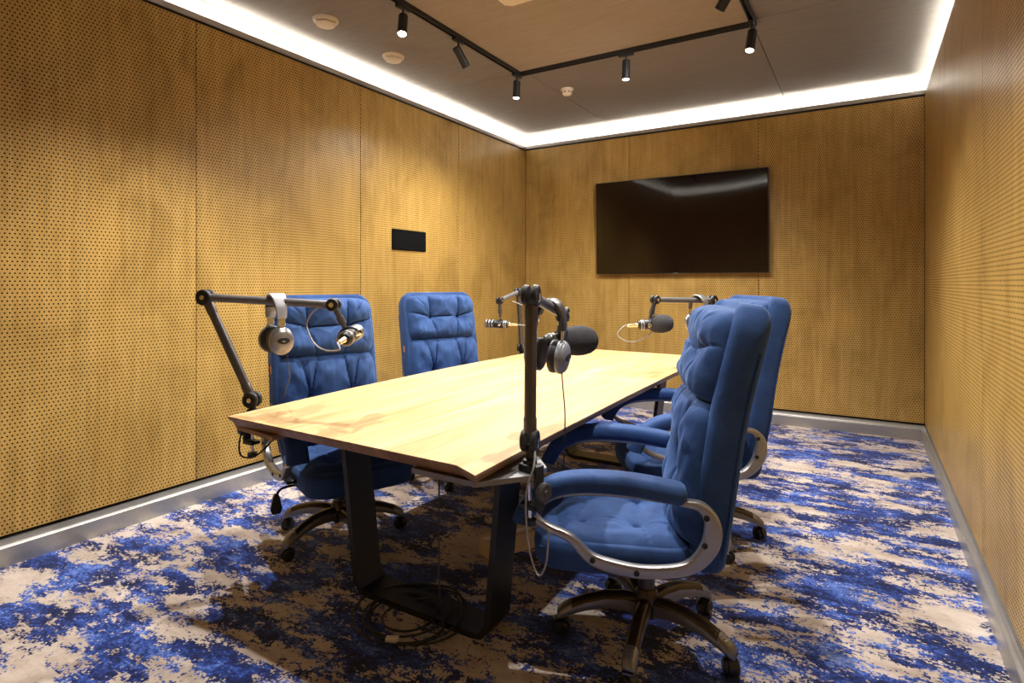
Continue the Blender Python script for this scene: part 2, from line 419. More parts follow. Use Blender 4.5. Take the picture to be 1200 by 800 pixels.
# ------------------------------------------------------------------ lighting track and spotlights
tr = empty('lighting_track', (TX0, TY1, ZC))
tag(tr, 'black rectangular lighting track fixed around the beige ceiling panel', 'lighting track')
def rail(a, b):
    a = Vector(a) - Vector((TX0, TY1, ZC)); b = Vector(b) - Vector((TX0, TY1, ZC))
    d = (b - a).normalized(); s_ = Vector((0, 0, 1)).cross(d)
    m = MB()
    c = (a + b) / 2; L = (b - a).length
    rot = Matrix((d, s_, Vector((0, 0, 1)))).transposed()
    m.box(c + Vector((0, 0, -0.004)), (L + 0.034, 0.034, 0.008), 0, rot=rot)
    for q in (-1, 1): m.box(c + s_ * q * 0.0135 + Vector((0, 0, -0.018)), (L + 0.034, 0.007, 0.022), 0.001, 1, rot=rot)
    m.build('track_rail', M['black_metal'], tr, 0)
rail((TX0, TY0, ZC), (TX0, TY1, ZC)); rail((TX0, TY1, ZC), (TX1, TY1, ZC)); rail((TX1, TY0, ZC), (TX1, TY1, ZC)); rail((TX0, TY0, ZC), (TX1, TY0, ZC))

def spotlight(x, y, aim, along, lit, label, watts=None, ang=125):
    """black cylinder on a short stem under the track; aim = world point it shines at"""
    root = empty('track_spotlight', (x, y, ZC)); o = Vector((x, y, ZC))
    tag(root, label, 'spotlight', 'black cylinder spotlights on the ceiling track')
    sz = (0.11, 0.03, 0.022) if along == 'x' else (0.03, 0.11, 0.022)
    MB().box((0, 0, -0.040), sz, 0.003, 2).build('adapter', M['black_metal'], root)
    MB().cyl((0, 0, -0.05), (0, 0, -0.115), 0.006, n=12).build('stem', M['black_metal'], root)
    piv = Vector((0, 0, -0.115))
    d = (Vector(aim) - (o + piv)).normalized()
    a = piv - d * 0.035; L = 0.145; R = 0.029
    x_, y_, z_ = basis(d)
    prof = [(R * .86, 0), (R, 0.004), (R, L), (R * 0.86, L), (R * 0.82, L - 0.012), (0.0, L - 0.012)]
    MB().lathe(prof, a, d, 28).build('lamp_body', M['black_metal'], root)
    MB().lathe([(0.0, 0), (R * 0.80, 0), (R * 0.80, 0.003), (0.0, 0.005)], a + d * (L - 0.0105), d, 24).build('lens', M['lens'] if lit else M['lens_off'], root)
    if lit:
        ld = bpy.data.lights.new('spot_beam', 'SPOT'); lo = bpy.data.objects.new('spot_beam', ld); COL.objects.link(lo)
        lo.parent = root; lo.location = a + d * (L + 0.004)
        lo.rotation_euler = d.to_track_quat('-Z', 'Y').to_euler()
        ld.energy = watts or SPOT_W; ld.spot_size = math.radians(ang); ld.spot_blend = 0.75
        ld.shadow_soft_size = 0.022; ld.color = (1.0, 0.965, 0.91)
    return root
spotlight(TX0, 2.655, (-1.75, 1.7, 0), 'y', True, 'lit spotlight on the track next to the round ceiling discs')
spotlight(TX0, 3.215, (-2.30, 3.75, 2.3), 'y', False, 'tilted unlit spotlight on the track between two lit ones')
spotlight(TX0 + 0.0, 4.0, (-2.33, 3.7, 0), 'y', True, 'lit spotlight hanging at the track corner near the seam', None, 152)
spotlight(-1.482, TY1, (-1.48, 3.85, 0), 'x', True, 'lit spotlight halfway along the track facing the television', None, 152)
spotlight(TX1, 3.985, (-0.85, 3.2, 0), 'y', True, 'lit tilted spotlight at the track corner by the bare side wall')
spotlight(TX1, 3.30, (-2.9, 4.6, 0.2), 'y', True, 'steeply tilted spotlight on the track aimed across the table', 110)
spotlight(TX0, 1.74, (-2.1, 1.5, 0), 'y', True, 'lit spotlight on the track above the table corner with the boom arm')
spotlight(TX1, 1.75, (-0.6, 1.9, 0), 'y', True, 'lit spotlight on the track above the chair with the silver arm loop')

# ------------------------------------------------------------------ ceiling devices
def disc(x, y, label, r=0.082):
    root = empty('ceiling_vent', (x, y, ZC)); tag(root, label, 'ceiling vent', 'round ivory vents in the ceiling')
    MB().lathe([(r, 0), (r, -0.006), (r * 0.94, -0.016), (r * 0.70, -0.018), (r * 0.68, -0.006), (0, -0.006)], (0, 0, 0), (0, 0, 1), 40).build('rim', M['ivory'], root)
    MB().lathe([(0, -0.012), (r * 0.6, -0.012), (r * 0.76, -0.03), (r * 0.72, -0.038), (0, -0.042)], (0, 0, 0), (0, 0, 1), 40).build('centre_disc', M['ivory'], root)
    for k in range(3):
        t = 2 * PI * k / 3 + .4
        MB().box((math.cos(t) * r * .8, math.sin(t) * r * .8, -0.022), (0.014, 0.014, 0.012), 0.002, 1).build('clip', M['ivory'], root)
    return root
disc(-2.98, 2.58, 'round ivory ceiling vent disc closest to the first lit spotlight')
disc(-3.02, 3.255, 'round ivory ceiling vent disc closest to the unlit spotlight')
sd = empty('smoke_detector', (-2.226, 4.60, ZC)); tag(sd, 'small ivory smoke detector on a ceiling panel seam', 'smoke detector')
MB().lathe([(0.055, 0), (0.055, -0.012), (0.050, -0.02), (0.0, -0.02)], (0, 0, 0), (0, 0, 1), 32).build('base', M['ivory'], sd)
MB().lathe([(0.044, -0.02), (0.044, -0.04), (0.036, -0.052), (0.02, -0.058), (0, -0.058)], (0, 0, 0), (0, 0, 1), 32).build('chamber', M['ivory'], sd)
for k in range(8):
    t = 2 * PI * k / 8
    MB().box((math.cos(t) * 0.0435, math.sin(t) * 0.0435, -0.034), (0.006, 0.012, 0.010), rot=Matrix.Rotation(t, 3, 'Z')).build('slot', M['black_plastic'], sd, 0)
ac = empty('ceiling_device', (-1.52, 2.70, ZC)); tag(ac, 'white chamfered device on the beige centre ceiling panel', 'ceiling device')
ow, oc = 0.335, 0.035
poly = [(ow, ow - oc), (ow - oc, ow), (-ow + oc, ow), (-ow, ow - oc), (-ow, -ow + oc), (-ow + oc, -ow), (ow - oc, -ow), (ow, -ow + oc)]
poly = [(x, y * 0.9) for x, y in poly]
MB().prism(poly, -0.028, 0.0).build('frame', M['ivory'], ac, 0)
MB().box((0, 0, -0.031), (0.46, 0.40, 0.006), 0.002, 1).build('grille', M['white_paint'], ac)

# ------------------------------------------------------------------ television and wall plate
tv = empty('television', (-1.581, YB - 0.004, 1.383)); tv.rotation_euler = (math.radians(1.15), 0, 0); tag(tv, 'large black flat screen television mounted on perforated wall', 'television')
TVW, TVH = 1.686, 0.958
MB().box((0, -0.048, TVH / 2), (TVW, 0.036, TVH), 0.004, 2).build('bezel', M['black_plastic'], tv)
MB().box((0, -0.018, TVH / 2), (0.6, 0.026, 0.45), 0.004, 1).build('wall_mount', M['black_metal'], tv)
m = MB(); nx, nz = 48, 28; vs = []
for j in range(nz + 1):
    for i in range(nx + 1):
        u, v_ = i / nx * 2 - 1, j / nz * 2 - 1
        bulge = 0.004 + 0.0055 * v_ * min(1.2, (u - 0.15) ** 2) + 0.003
        vs.append((u * (TVW / 2 - 0.007), -0.0662 - bulge, TVH / 2 + v_ * (TVH / 2 - 0.008)))
fs = [[j * (nx + 1) + i, j * (nx + 1) + i + 1, (j + 1) * (nx + 1) + i + 1, (j + 1) * (nx + 1) + i] for j in range(nz) for i in range(nx)]
m.add(vs, fs); m.build('screen', M['screen'], tv, 60)
MB().box((0, -0.068, 0.001), (0.05, 0.006, 0.012), 0.001, 1).build('logo_tab', M['mid_grey'], tv)
wp = empty('control_plate', (XL, 3.787, 1.65)); tag(wp, 'black rectangular control plate set in the perforated wall', 'wall plate')
MB().box((0.006, 0, 0), (0.012, 0.425, 0.172), 0.002, 1).build('plate', M['matte_black'], wp)
MB().box((0.0125, 0, 0), (0.002, 0.40, 0.15), 0.0, 1).build('glass_face', M['matte_black'], wp)

# ------------------------------------------------------------------ table
tb = empty('conference_table', (0, 0, 0)); tag(tb, 'long pale wood conference table on black steel loop legs', 'table')
TT = 0.75
out = [(-2.175, 1.388), (-1.016, 1.361), (-0.918, 1.315), (-0.936, 1.80), (-0.955, 2.6), (-0.962, 3.4), (-0.962, 4.04), (-1.045, 4.34), (-2.185, 4.355), (-2.215, 3.8), (-2.245, 2.9), (-2.225, 2.1)]
cxm, cym = -1.57, 2.85
def inset(poly, d):
    n = len(poly); res = []
    for i in range(n):
        p0, p1, p2 = Vector(poly[i - 1]), Vector(poly[i]), Vector(poly[(i + 1) % n])
        e1 = (p1 - p0).normalized(); e2 = (p2 - p1).normalized()
        n1 = Vector((-e1.y, e1.x)); n2 = Vector((-e2.y, e2.x))
        b = (n1 + n2); b = b / max(0.2, (1 + n1.dot(n2)))
        res.append((p1.x + b.x * d, p1.y + b.y * d))
    return res
n = len(out)
low = inset(out, 0.028)
m = MB()
vs = [(x, y, TT) for x, y in out] + [(x, y, TT - 0.006) for x, y in out] + [(x, y, TT - 0.04) for x, y in low]
m.add(vs, [list(range(n))], 0)
m.add(vs, [[i, (i + 1) % n, n + (i + 1) % n, n + i] for i in range(n)] + [[n + i, n + (i + 1) % n, 2 * n + (i + 1) % n, 2 * n + i] for i in range(n)] + [[2 * n + i for i in range(n)][::-1]], 1)
m.build('tabletop', [M['top'], M['edge']], tb, 0)
def uframe(y, xt0, xt1, xb0, xb1):
    m = MB(); wd = 0.14; th = 0.03; zt = TT - 0.042
    # bent flat steel loop
    pts = [(xt0, zt), (xb0 - 0.0, 0.06), (xb0 + 0.03, 0.018), (xb0 + 0.07, 0.012), (xb1 - 0.07, 0.012), (xb1 - 0.03, 0.018), (xb1, 0.06), (xt1, zt)]
    path = [Vector((x, y, z)) for x, z in pts]
    m.sweep(path, lambda t: [(-0.012, -wd / 2), (0.012, -wd / 2), (0.012, wd / 2), (-0.012, wd / 2)], (0, 1, 0))
    m.build('leg_frame', M['black_metal'], tb, 30)
    MB().box(((xt0 + xt1) / 2, y, zt - 0.008), (xt1 - xt0 - 0.03, 0.10, 0.016)).build('cross_plate', M['black_metal'], tb, 0)
uframe(1.78, -1.885, -1.085, -1.80, -1.145)
uframe(3.93, -1.96, -1.17, -1.88, -1.25)
MB().box((-1.50, 2.855, TT - 0.062), (0.08, 2.0, 0.04)).build('under_beam', M['black_metal'], tb, 0)
# steel corner plates that carry the boom arm clamps
def plate(poly, z0=0.692, z1=0.708, mat='mid_grey'):
    MB().prism(poly, z0, z1).build('corner_plate', M[mat], tb, 0)
plate([(-1.20, 1.375), (-0.955, 1.372), (-0.845, 1.51), (-0.845, 1.60), (-0.97, 1.74), (-1.20, 1.74)])
plate([(-2.16, 1.42), (-1.89, 1.385), (-1.89, 1.70), (-2.05, 1.74), (-2.275, 1.60), (-2.275, 1.48)], mat='edge')
plate([(-1.20, 4.30), (-1.06, 4.30), (-0.90, 4.12), (-0.90, 3.98), (-0.98, 3.88), (-1.20, 3.88)])
plate([(-2.05, 4.05), (-2.30, 3.93), (-2.30, 3.78), (-2.05, 3.70)])
for yy, ln in ((2.4, 0.5), (3.3, 0.45)):
    MB().box((-1.27, yy, TT - 0.075), (0.10, ln, 0.05), 0.004, 1).build('cable_tray', M['black_metal'], tb, 0)

# ------------------------------------------------------------------ office chair
def smooth(t): return t * t * (3 - 2 * t)
def prof_back(z):
    """x of the front face of the back shell at height z"""
    pts = [(0.34, -0.130), (0.45, -0.145), (0.60, -0.163), (0.75, -0.180), (0.90, -0.205), (1.05, -0.240), (1.15, -0.265), (1.23, -0.283)]
    if z <= pts[0][0]: return pts[0][1]
    for (z0, x0), (z1, x1) in zip(pts[:-1], pts[1:]):
        if z <= z1: return x0 + (x1 - x0) * (z - z0) / (z1 - z0)
    return pts[-1][1]
def pbs(z): return sum(prof_back(z + k * 0.025) for k in (-2, -1, 0, 1, 2)) / 5
def back_map(a, b, c):
    x = pbs(b); dx = (pbs(b + 0.01) - pbs(b - 0.01)) / 0.02
    nrm = Vector((1, 0, -dx)).normalized()
    return Vector((x, a, b)) + nrm * c
def seg_d(p, a, b):
    ab = b - a; t = max(0, min(1, (p - a).dot(ab) / max(ab.length_squared, 1e-9)))
    return (p - (a + ab * t)).length, t
def cushion(wd, ht, t, buttons, creases, mapper, nu=100, nv=72, corner=0.07, seed=0, pw=5.0):
    vs = []; fs = []
    for j in range(nv + 1):
        for i in range(nu + 1):
            u = math.sin((i / nu * 2 - 1) * PI / 2 * 0.97) / math.sin(PI / 2 * 0.97) * 0.5 + (i / nu * 2 - 1) * 0.5
            v = math.sin((j / nv * 2 - 1) * PI / 2 * 0.97) / math.sin(PI / 2 * 0.97) * 0.5 + (j / nv * 2 - 1) * 0.5
            a = u * (1 - corner * abs(v) ** 6) * wd / 2; b = v * (1 - corner * abs(u) ** 6) * ht / 2
            e = (max(0, 1 - abs(u) ** pw) ** 0.5) * (max(0, 1 - abs(v) ** pw) ** 0.5)
            h = t * e
            p = Vector((a, b))
            fac = 0.0
            for q in buttons:
                r = (p - Vector(q)).length
                fac = max(fac, 0.78 * math.exp(-(r / 0.018) ** 2), 0.62 * math.exp(-r / 0.055))
            for s0, s1, dp in creases:
                d, tt = seg_d(p, Vector(s0), Vector(s1))
                fac = max(fac, 1.75 * dp * math.exp(-(d / 0.0065) ** 2) * (1 - 0.6 * tt) , 1.2 * dp * math.exp(-(d / 0.034)) * (1 - 0.6 * tt))
            h *= (1 - fac)
            # soft folds near the rim
            rim = max(abs(u), abs(v))
            h += t * 0.13 * e * (noise.noise(Vector((a * 13, b * 13, seed))) + 0.5 * noise.noise(Vector((a * 40, b * 14, seed + 5)))) * smooth(min(1, max(0, (rim - 0.2) / 0.6)))
            vs.append(mapper(a, b, h))
    W1 = nu + 1
    for j in range(nv):
        for i in range(nu): fs.append([j * W1 + i, j * W1 + i + 1, (j + 1) * W1 + i + 1, (j + 1) * W1 + i])
    m = MB(); m.add(vs, fs)
    # back skin: rim fan
    rim = [i for i in range(W1)] + [j * W1 + nu for j in range(1, nv + 1)] + [nv * W1 + i for i in range(nu - 1, -1, -1)] + [j * W1 for j in range(nv - 1, 0, -1)]
    m.f.append(rim[::-1]); m.m.append(0)
    return m

def make_chair(name):
    root = empty(name); V = M['velvet']
    # five star base
    MB().lathe([(0.0, 0.085), (0.038, 0.085), (0.045, 0.11), (0.045, 0.165), (0.034, 0.185), (0.0, 0.185)], (0, 0, 0), (0, 0, 1), 28).build('base_hub', M['bronze'], root)
    MB().cyl((0, 0, 0.18), (0, 0, 0.25), 0.029, n=24).build('column_sleeve', M['dark_grey'], root)
    MB().cyl((0, 0, 0.25), (0, 0, 0.345), 0.024, n=24).build('gas_column', M['black_metal'], root)
    for k in range(5):
        t = 2 * PI * k / 5
        rot = Matrix.Rotation(t, 3, 'Z')
        xs = [(0.03, 0.150, 0.044, 0.058), (0.08, 0.158, 0.046, 0.052), (0.15, 0.155, 0.044, 0.045), (0.22, 0.138, 0.044, 0.040), (0.27, 0.118, 0.046, 0.036), (0.305, 0.097, 0.046, 0.030), (0.322, 0.080, 0.036, 0.020)]
        lower, upper = [], []
        for x, z, wd, th in xs:
            sec = [(-wd / 2, -th), (-wd / 2 * 1.02, -th * 0.35), (-wd / 2 * 0.8, -0.004), (wd / 2 * 0.8, -0.004), (wd / 2 * 1.02, -th * 0.35), (wd / 2, -th)]
            lower.append([rot @ Vector((x, y, z + zz)) for y, zz in sec])
            sec = [(-wd / 2 * 1.05, -0.013), (-wd / 2 * 0.86, 0.002), (-wd / 2 * 0.35, 0.008), (wd / 2 * 0.35, 0.008), (wd / 2 * 0.86, 0.002), (wd / 2 * 1.05, -0.013)]
            upper.append([rot @ Vector((x, y, z + zz)) for y, zz in sec])
        leg = MB().rings(lower).build('base_leg', M['base_silver'], root, 50)
        MB().rings(upper[:5]).build('top_cover', M['bronze'], leg, 50)
        capm = MB().rings([[q + Vector((0, 0, 0.0012)) for q in r] for r in upper[4:]])
        for g in (0.278, 0.288, 0.298):
            zz = 0.118 - (g - 0.27) * 0.6 + 0.0085
            capm.box(rot @ Vector((g, 0, zz)), (0.003, 0.026, 0.003), 0, rot=rot)
        capm.build('foot_cap', M['base_silver'], leg, 50)
        cst = empty('caster_dummy') if False else None
        ca = t + 0.9 + k * 1.3
        cr = Matrix.Rotation(ca, 3, 'Z'); c0 = rot @ Vector((0.305, 0, 0))
        hm = MB(); hm.cyl(c0 + Vector((0, 0, 0.05)), c0 + Vector((0, 0, 0.085)), 0.009, n=12)
        arc = [c0 + cr @ Vector((0.031 * math.cos(a_), 0, 0.030 + 0.031 * math.sin(a_))) for a_ in [PI * q / 10 for q in range(-1, 12)]]
        hm.sweep(arc, lambda q: [(-0.0025, -0.012), (0.0025, -0.012), (0.0025, 0.012), (-0.0025, 0.012)], cr @ Vector((0, 1, 0)))
        hs = hm.build('caster', M['black_plastic'], root, 50)
        for sg in (-1, 1):
            c1 = c0 + cr @ Vector((0, sg * 0.006, 0.0275))
            MB().lathe([(0, 0), (0.022, 0), (0.0275, 0.003), (0.0275, 0.014), (0.023, 0.019), (0.008, 0.021), (0, 0.021)], c1, cr @ Vector((0, sg, 0)), 24).build('wheel', M['black_plastic'], hs)
    # mechanism and lever
    MB().box((0.02, 0, 0.338), (0.22, 0.16, 0.03), 0.006, 2).build('tilt_mechanism', M['black_metal'], root)
    lv = MB().tube(cat([(0.05, -0.05, 0.325), (0.05, -0.2, 0.322), (0.05, -0.29, 0.318), (0.055, -0.318, 0.295)], 6), 0.006, 8).build('tilt_lever', M['black_metal'], root)
    MB().rings([[Vector((0.055 + dz, -0.320 + dx * wv, z)) for dx, dz in ((-1, -.008), (1, -.008), (1, .008), (-1, .008))] for z, wv in ((0.30, 0.008), (0.285, 0.014), (0.23, 0.026), (0.207, 0.018))]).build('paddle', M['black_plastic'], lv, 30)
    # seat
    sec = rrect(0.52, 0.54, 0.10, 6)
    def ring(z, s_, dx=0.0): return [Vector((0.115 + dx + y * s_, x * s_, z)) for x, y in sec]
    MB().rings([ring(0.330, 0.80), ring(0.330, 0.90), ring(0.337, 0.955), ring(0.352, 0.985), ring(0.40, 1.0), ring(0.425, 0.99), ring(0.434, 0.96), ring(0.436, 0.85)]).build('seat_pan', V, root, 60)
    bl = [(x, y) for x in (-0.11, 0.11) for y in (-0.08, 0.11)]
    def smap(a, b, c):
        bx = b + 0.115
        droop = -0.05 * smooth(min(1, max(0, (bx - 0.25) / 0.14))) if bx > 0.25 else 0
        return Vector((bx, a, 0.405 + c + droop * min(1, c / 0.05)))
    cr_ = [((-0.11, -0.08), (0.11, -0.08), .28), ((-0.11, 0.11), (0.11, 0.11), .2), ((-0.11, -0.08), (-0.11, 0.11), .2), ((0.11, -0.08), (0.11, 0.11), .2),
           ((-0.11, -0.08), (-0.23, -0.12), .25), ((0.11, -0.08), (0.23, -0.12), .25), ((-0.11, -0.08), (-0.12, -0.25), .25), ((0.11, -0.08), (0.12, -0.25), .25),
           ((-0.11, 0.11), (-0.24, 0.12), .15), ((0.11, 0.11), (0.24, 0.12), .15), ((-0.11, .11), (-.12, .27), .12), ((.11, .11), (.12, .27), .12)]
    sc = cushion(0.505, 0.52, 0.075, bl, cr_, smap, seed=1).build('seat_cushion', V, root, 70)
    # back shell
    rings_ = []
    zs = [0.345, 0.350, 0.362, 0.39, 0.45, 0.52, 0.60, 0.70, 0.80, 0.90, 1.0, 1.08, 1.13, 1.165, 1.19, 1.207, 1.217, 1.221]
    for z in zs:
        top = max(0, (z - 1.125) / 0.097); bot = max(0, (0.39 - z) / 0.045)
        wd = 0.555 - 0.10 * max(0, (0.66 - z) / 0.32) * 1.1
        wd -= 0.16 * (1 - math.sqrt(max(0, 1 - min(1, top) ** 2))) + 0.10 * (1 - math.sqrt(max(0, 1 - min(1, bot) ** 2)))
        th = 0.105
        th -= 0.075 * (1 - math.sqrt(max(0, 1 - min(1, max(0, (z - 1.165) / 0.057)) ** 2))) + 0.05 * (1 - math.sqrt(max(0, 1 - min(1, bot) ** 2)))
        r = min(0.045, th * 0.48)
        rg = []
        for a, c in rrect(wd, th, r, 5):
            wing = 0.028 * smooth(min(1, max(0, (abs(a) / (wd / 2) - 0.72) / 0.28))) if c > 0 else 0
            rg.append(back_map(a, z, c - 0.052 + wing))
        rings_.append(rg)
    bsh = MB().rings(rings_).build('back_shell', V, root, 70)
    MB().box(back_map(-0.279, 0.845, -0.028), (0.010, 0.004, 0.042), 0, rot=Matrix.Rotation(-0.12, 3, 'Y')).build('orange_tag', M['orange'], bsh, 0)
    for sg in (-1, 1):     # welt seams running down the edges
        MB().tube([back_map(sg * 0.2735 * (1 if z > .66 else 1 - .198 * (0.66 - z) / .32), z, -0.085) for z in [0.42 + 0.035 * k for k in range(20)]], 0.003, 6).build('seam_piping', V, bsh)
    # head cushion and lumbar cushion
    hb = [(-0.105, -0.005), (0.105, -0.005)]
    hc = [((-0.105, -0.005), (0.105, -0.005), .34), ((-0.105, -0.005), (-0.25, 0.03), .34), ((0.105, -0.005), (0.25, 0.03), .34),
          ((-0.105, -0.005), (-0.115, 0.14), .40), ((0.105, -0.005), (0.115, 0.14), .40), ((-0.105, -0.005), (-0.075, -0.14), .32), ((0.105, -0.005), (0.075, -0.14), .32),
          ((-0.105, 0), (-0.2, 0.12), .14), ((0.105, 0), (0.2, 0.12), .14), ((-0.105, 0), (-0.2, -0.11), .14), ((0.105, 0), (0.2, -0.11), .14)]
    hd = cushion(0.520, 0.310, 0.120, hb, hc, lambda a, b, c: back_map(a, 1.045 + b, c - 0.006), seed=2, corner=0.09).build('head_cushion', V, root, 75)
    lb = [(-0.11, 0.02), (0.11, 0.02)]
    lc = [((-0.11, 0.02), (0.11, 0.02), .12), ((-0.11, 0.02), (-0.15, 0.20), .32), ((0.11, 0.02), (0.15, 0.20), .32), ((-0.11, 0.02), (-0.07, 0.21), .34), ((0.11, 0.02), (0.07, 0.21), .34),
          ((-0.11, 0.02), (-0.10, -0.21), .34), ((0.11, 0.02), (0.10, -0.21), .34), ((-0.11, .02), (-.24, .06), .12), ((.11, .02), (.24, .06), .12)]
    lm = cushion(0.520, 0.480, 0.110, lb, lc, lambda a, b, c: back_map(a, 0.672 + b, c - 0.006), seed=3, corner=0.07).build('lumbar_cushion', V, root, 75)
    for par, qs, z0, t_ in ((hd, hb, 1.045, 0.120), (lm, lb, 0.672, 0.11)):
        for a, b in qs:
            p = back_map(a, z0 + b, t_ * 0.24 - 0.006); q = back_map(a, z0 + b, t_ * 0.24 + 0.1)
            MB().lathe([(0.011, -0.006), (0.0115, 0.001), (0.008, 0.005), (0, 0.0065)], p, q - p, 16).build('button', V, par)
    # arms
    for sg in (-1, 1):
        yc = sg * 0.315
        pad = cat([(-0.110, yc, 0.634), (-0.03, yc, 0.648), (0.08, yc, 0.659), (0.2, yc, 0.658), (0.29, yc, 0.640), (0.355, yc, 0.597), (0.392, yc, 0.540), (0.40, yc, 0.520)], 6)
        def psec(t):
            e = min(1, t / 0.06, (1 - t) / 0.05); e = math.sqrt(max(0.05, 1 - (1 - e) ** 2))
            return rrect(0.060 * e, 0.092 * e, 0.024 * e, 4)
        arm = MB().sweep(pad, psec, (0, 1, 0)).build('arm_pad', V, root, 70)
        loop = cat([(-0.10, yc, 0.612), (-0.155, yc, 0.600), (-0.185, yc, 0.550), (-0.172, yc, 0.475), (-0.11, yc, 0.412), (0.01, yc, 0.390), (0.11, yc, 0.397), (0.185, yc, 0.420), (0.245, yc, 0.475), (0.325, yc, 0.508), (0.362, yc, 0.540), (0.345, yc, 0.575), (0.28, yc, 0.612), (0.18, yc, 0.626), (0.05, yc, 0.626)], 6, True)
        def lsec(t):
            k = math.exp(-((t - 0.17) / 0.10) ** 2) + 0.55 * math.exp(-((t - 0.40) / 0.12) ** 2)
            return rrect(0.020 + 0.032 * k, 0.034, 0.007, 3)
        frm = MB().sweep(loop, lsec, (0, 1, 0), True).build('arm_frame', M['silver'], root, 60)
        for x, z in ((-0.166, 0.575), (-0.160, 0.492), (0.04, 0.390), (0.175, 0.418)):
            MB().lathe([(0.009, 0), (0.009, 0.003), (0.006, 0.004), (0.004, 0.001), (0, 0.001)], (x, yc + sg * 0.0165, z), (0, sg, 0), 14).build('bolt', M['black_plastic'], frm)
        MB().box((0.09, sg * 0.277, 0.376), (0.16, 0.05, 0.018), 0.004, 1).build('arm_bracket', M['black_metal'], root)
    # back support plate on the rear of the shell
    MB().box((-0.265, 0, 0.52), (0.03, 0.22, 0.30), 0.012, 2, rot=Matrix.Rotation(-0.08, 3, 'Y')).build('back_bracket', M['silver'], root)
    return root

def place(ch, x, y, facing_deg, label, star):
    ch.location = (x, y, 0); ch.rotation_euler = (0, 0, math.radians(facing_deg))
    ch['label'] = label; ch['category'] = 'chair'; ch['group'] = 'blue velvet office chairs around the table'
    st = math.radians(star - facing_deg)       # turn the star base on its column
    for c in ch.children:
        if c.name.split('.')[0] in ('base_leg', 'caster'):
            c.rotation_euler = (0, 0, st)
    return ch
ch0 = make_chair('office_chair')
chairs = [ch0] + [copy_tree(ch0) for _ in range(3)]
place(chairs[0], -2.270, 2.055, -23, 'blue tufted velvet office chair beneath the boom arm with silver headphones', -20)
place(chairs[1], -2.33, 3.12, -25, 'blue tufted velvet office chair in front of the black wall plate', 10)
place(chairs[2], -0.672, 2.045, 180 + 20, 'blue velvet office chair beside the upright boom arm post, silver arm loop visible', -82)
place(chairs[3], -0.73, 3.02, 180 + 33, 'blue velvet office chair by the mic with grey foam near the television', -50)

# ------------------------------------------------------------------ boom arms
def joint(m, p, axis, r=0.034, w=0.05, mat=1):
    axis = Vector(axis).normalized(); p = Vector(p)
    for s_ in (-1, 1):
        m.lathe([(0, 0.006), (r * 0.9, 0.006), (r, 0.010), (r, w / 2 - 0.004), (r * 0.9, w / 2), (r * 0.62, w / 2), (r * 0.58, w / 2 - 0.003), (0, w / 2 - 0.003)], p, axis * s_, 26, mat)
        m.lathe([(0, w / 2 - 0.003), (0.010, w / 2 - 0.003), (0.010, w / 2 + 0.003), (0, w / 2 + 0.004)], p, axis * s_, 14, 2)
def boom(name, base, elbow, tip, axis, clamp_dir, label, r=0.0185, zt=0.708):
    base, elbow, tip = Vector(base), Vector(elbow), Vector(tip)
    root = empty(name, (base.x, base.y, zt)); o = Vector((base.x, base.y, zt))
    tag(root, label, 'boom arm', 'desk boom arms holding microphones')
    b, e, t = base - o, elbow - o, tip - o
    mats = [M['dark_grey'], M['black_metal'], M['chrome']]
    cd = Vector(clamp_dir).normalized(); rz = math.atan2(cd.y, cd.x); rot = Matrix.Rotation(rz, 3, 'Z')
    # clamp: c-shaped bracket gripping the plate, with screw
    m = MB(); m.box((0, 0, 0.012), (0.055, 0.05, 0.022), 0.003, 1, rot=rot)
    m.box(rot @ Vector((0.036, 0, -0.045)), (0.016, 0.034, 0.135), 0.003, 1, rot=rot)
    m.box(rot @ Vector((0.005, 0, -0.105)), (0.06, 0.045, 0.016), 0.003, 1, rot=rot)
    c = m.build('clamp', M['black_metal'], root)
    MB().cyl((0, 0, -0.15), (0, 0, -0.018), 0.006, n=12).build('screw', M['chrome'], c)
    MB().cyl((0, 0, -0.018), (0, 0, -0.0165), 0.016, n=18).build('screw_pad', M['chrome'], c)
    MB().lathe([(0, 0.0), (0.026, 0.0), (0.030, 0.004), (0.030, 0.016), (0.026, 0.020), (0.010, 0.020), (0.009, 0.024), (0, 0.024)], rot @ Vector((0.046, 0, -0.055)), cd, 22).build('clamp_knob', M['dark_grey'], c)
    MB().lathe([(0, -0.165), (0.018, -0.165), (0.020, -0.16), (0.020, -0.148), (0, -0.146)], (0, 0, 0), (0, 0, 1), 16).build('screw_knob', M['black_plastic'], c)
    MB().lathe([(0.022, 0.023), (0.022, 0.035), (0.014, 0.04), (0.014, max(0.045, b.z - 0.01))], (0, 0, 0), (0, 0, 1), 20).build('swivel_post', M['black_metal'], root)
    m = MB(); joint(m, b, axis); jb = m.build('base_joint', mats, root)
    m = MB(); d = (e - b); dn = d.normalized()
    m.cyl(b + dn * 0.02, e - dn * 0.02, r, n=24)
    m.lathe([(r * 1.04, 0), (r * 1.1, 0.004), (r * 1.1, 0.05), (r * 1.04, 0.054)], e - dn * 0.075, dn, 24)
    m.lathe([(r * 1.04, 0), (r * 1.1, 0.004), (r * 1.1, 0.05), (r * 1.04, 0.054)], b + dn * 0.018, dn, 24)
    m.build('lower_tube', M['dark_grey'], root)
    m = MB(); joint(m, e, axis); m.build('elbow_joint', mats, root)
    m = MB(); d = (t - e); dn = d.normalized(); m.cyl(e + dn * 0.015, t - dn * 0.01, r * 0.92, r * 0.86, n=24)
    m.build('upper_tube', M['tube_grey'], root)
    m = MB(); joint(m, t, axis, 0.026, 0.042); m.build('tip_joint', mats, root)
    return root
def camdir(p): return Vector((-p[0], -p[1], 0)).normalized()

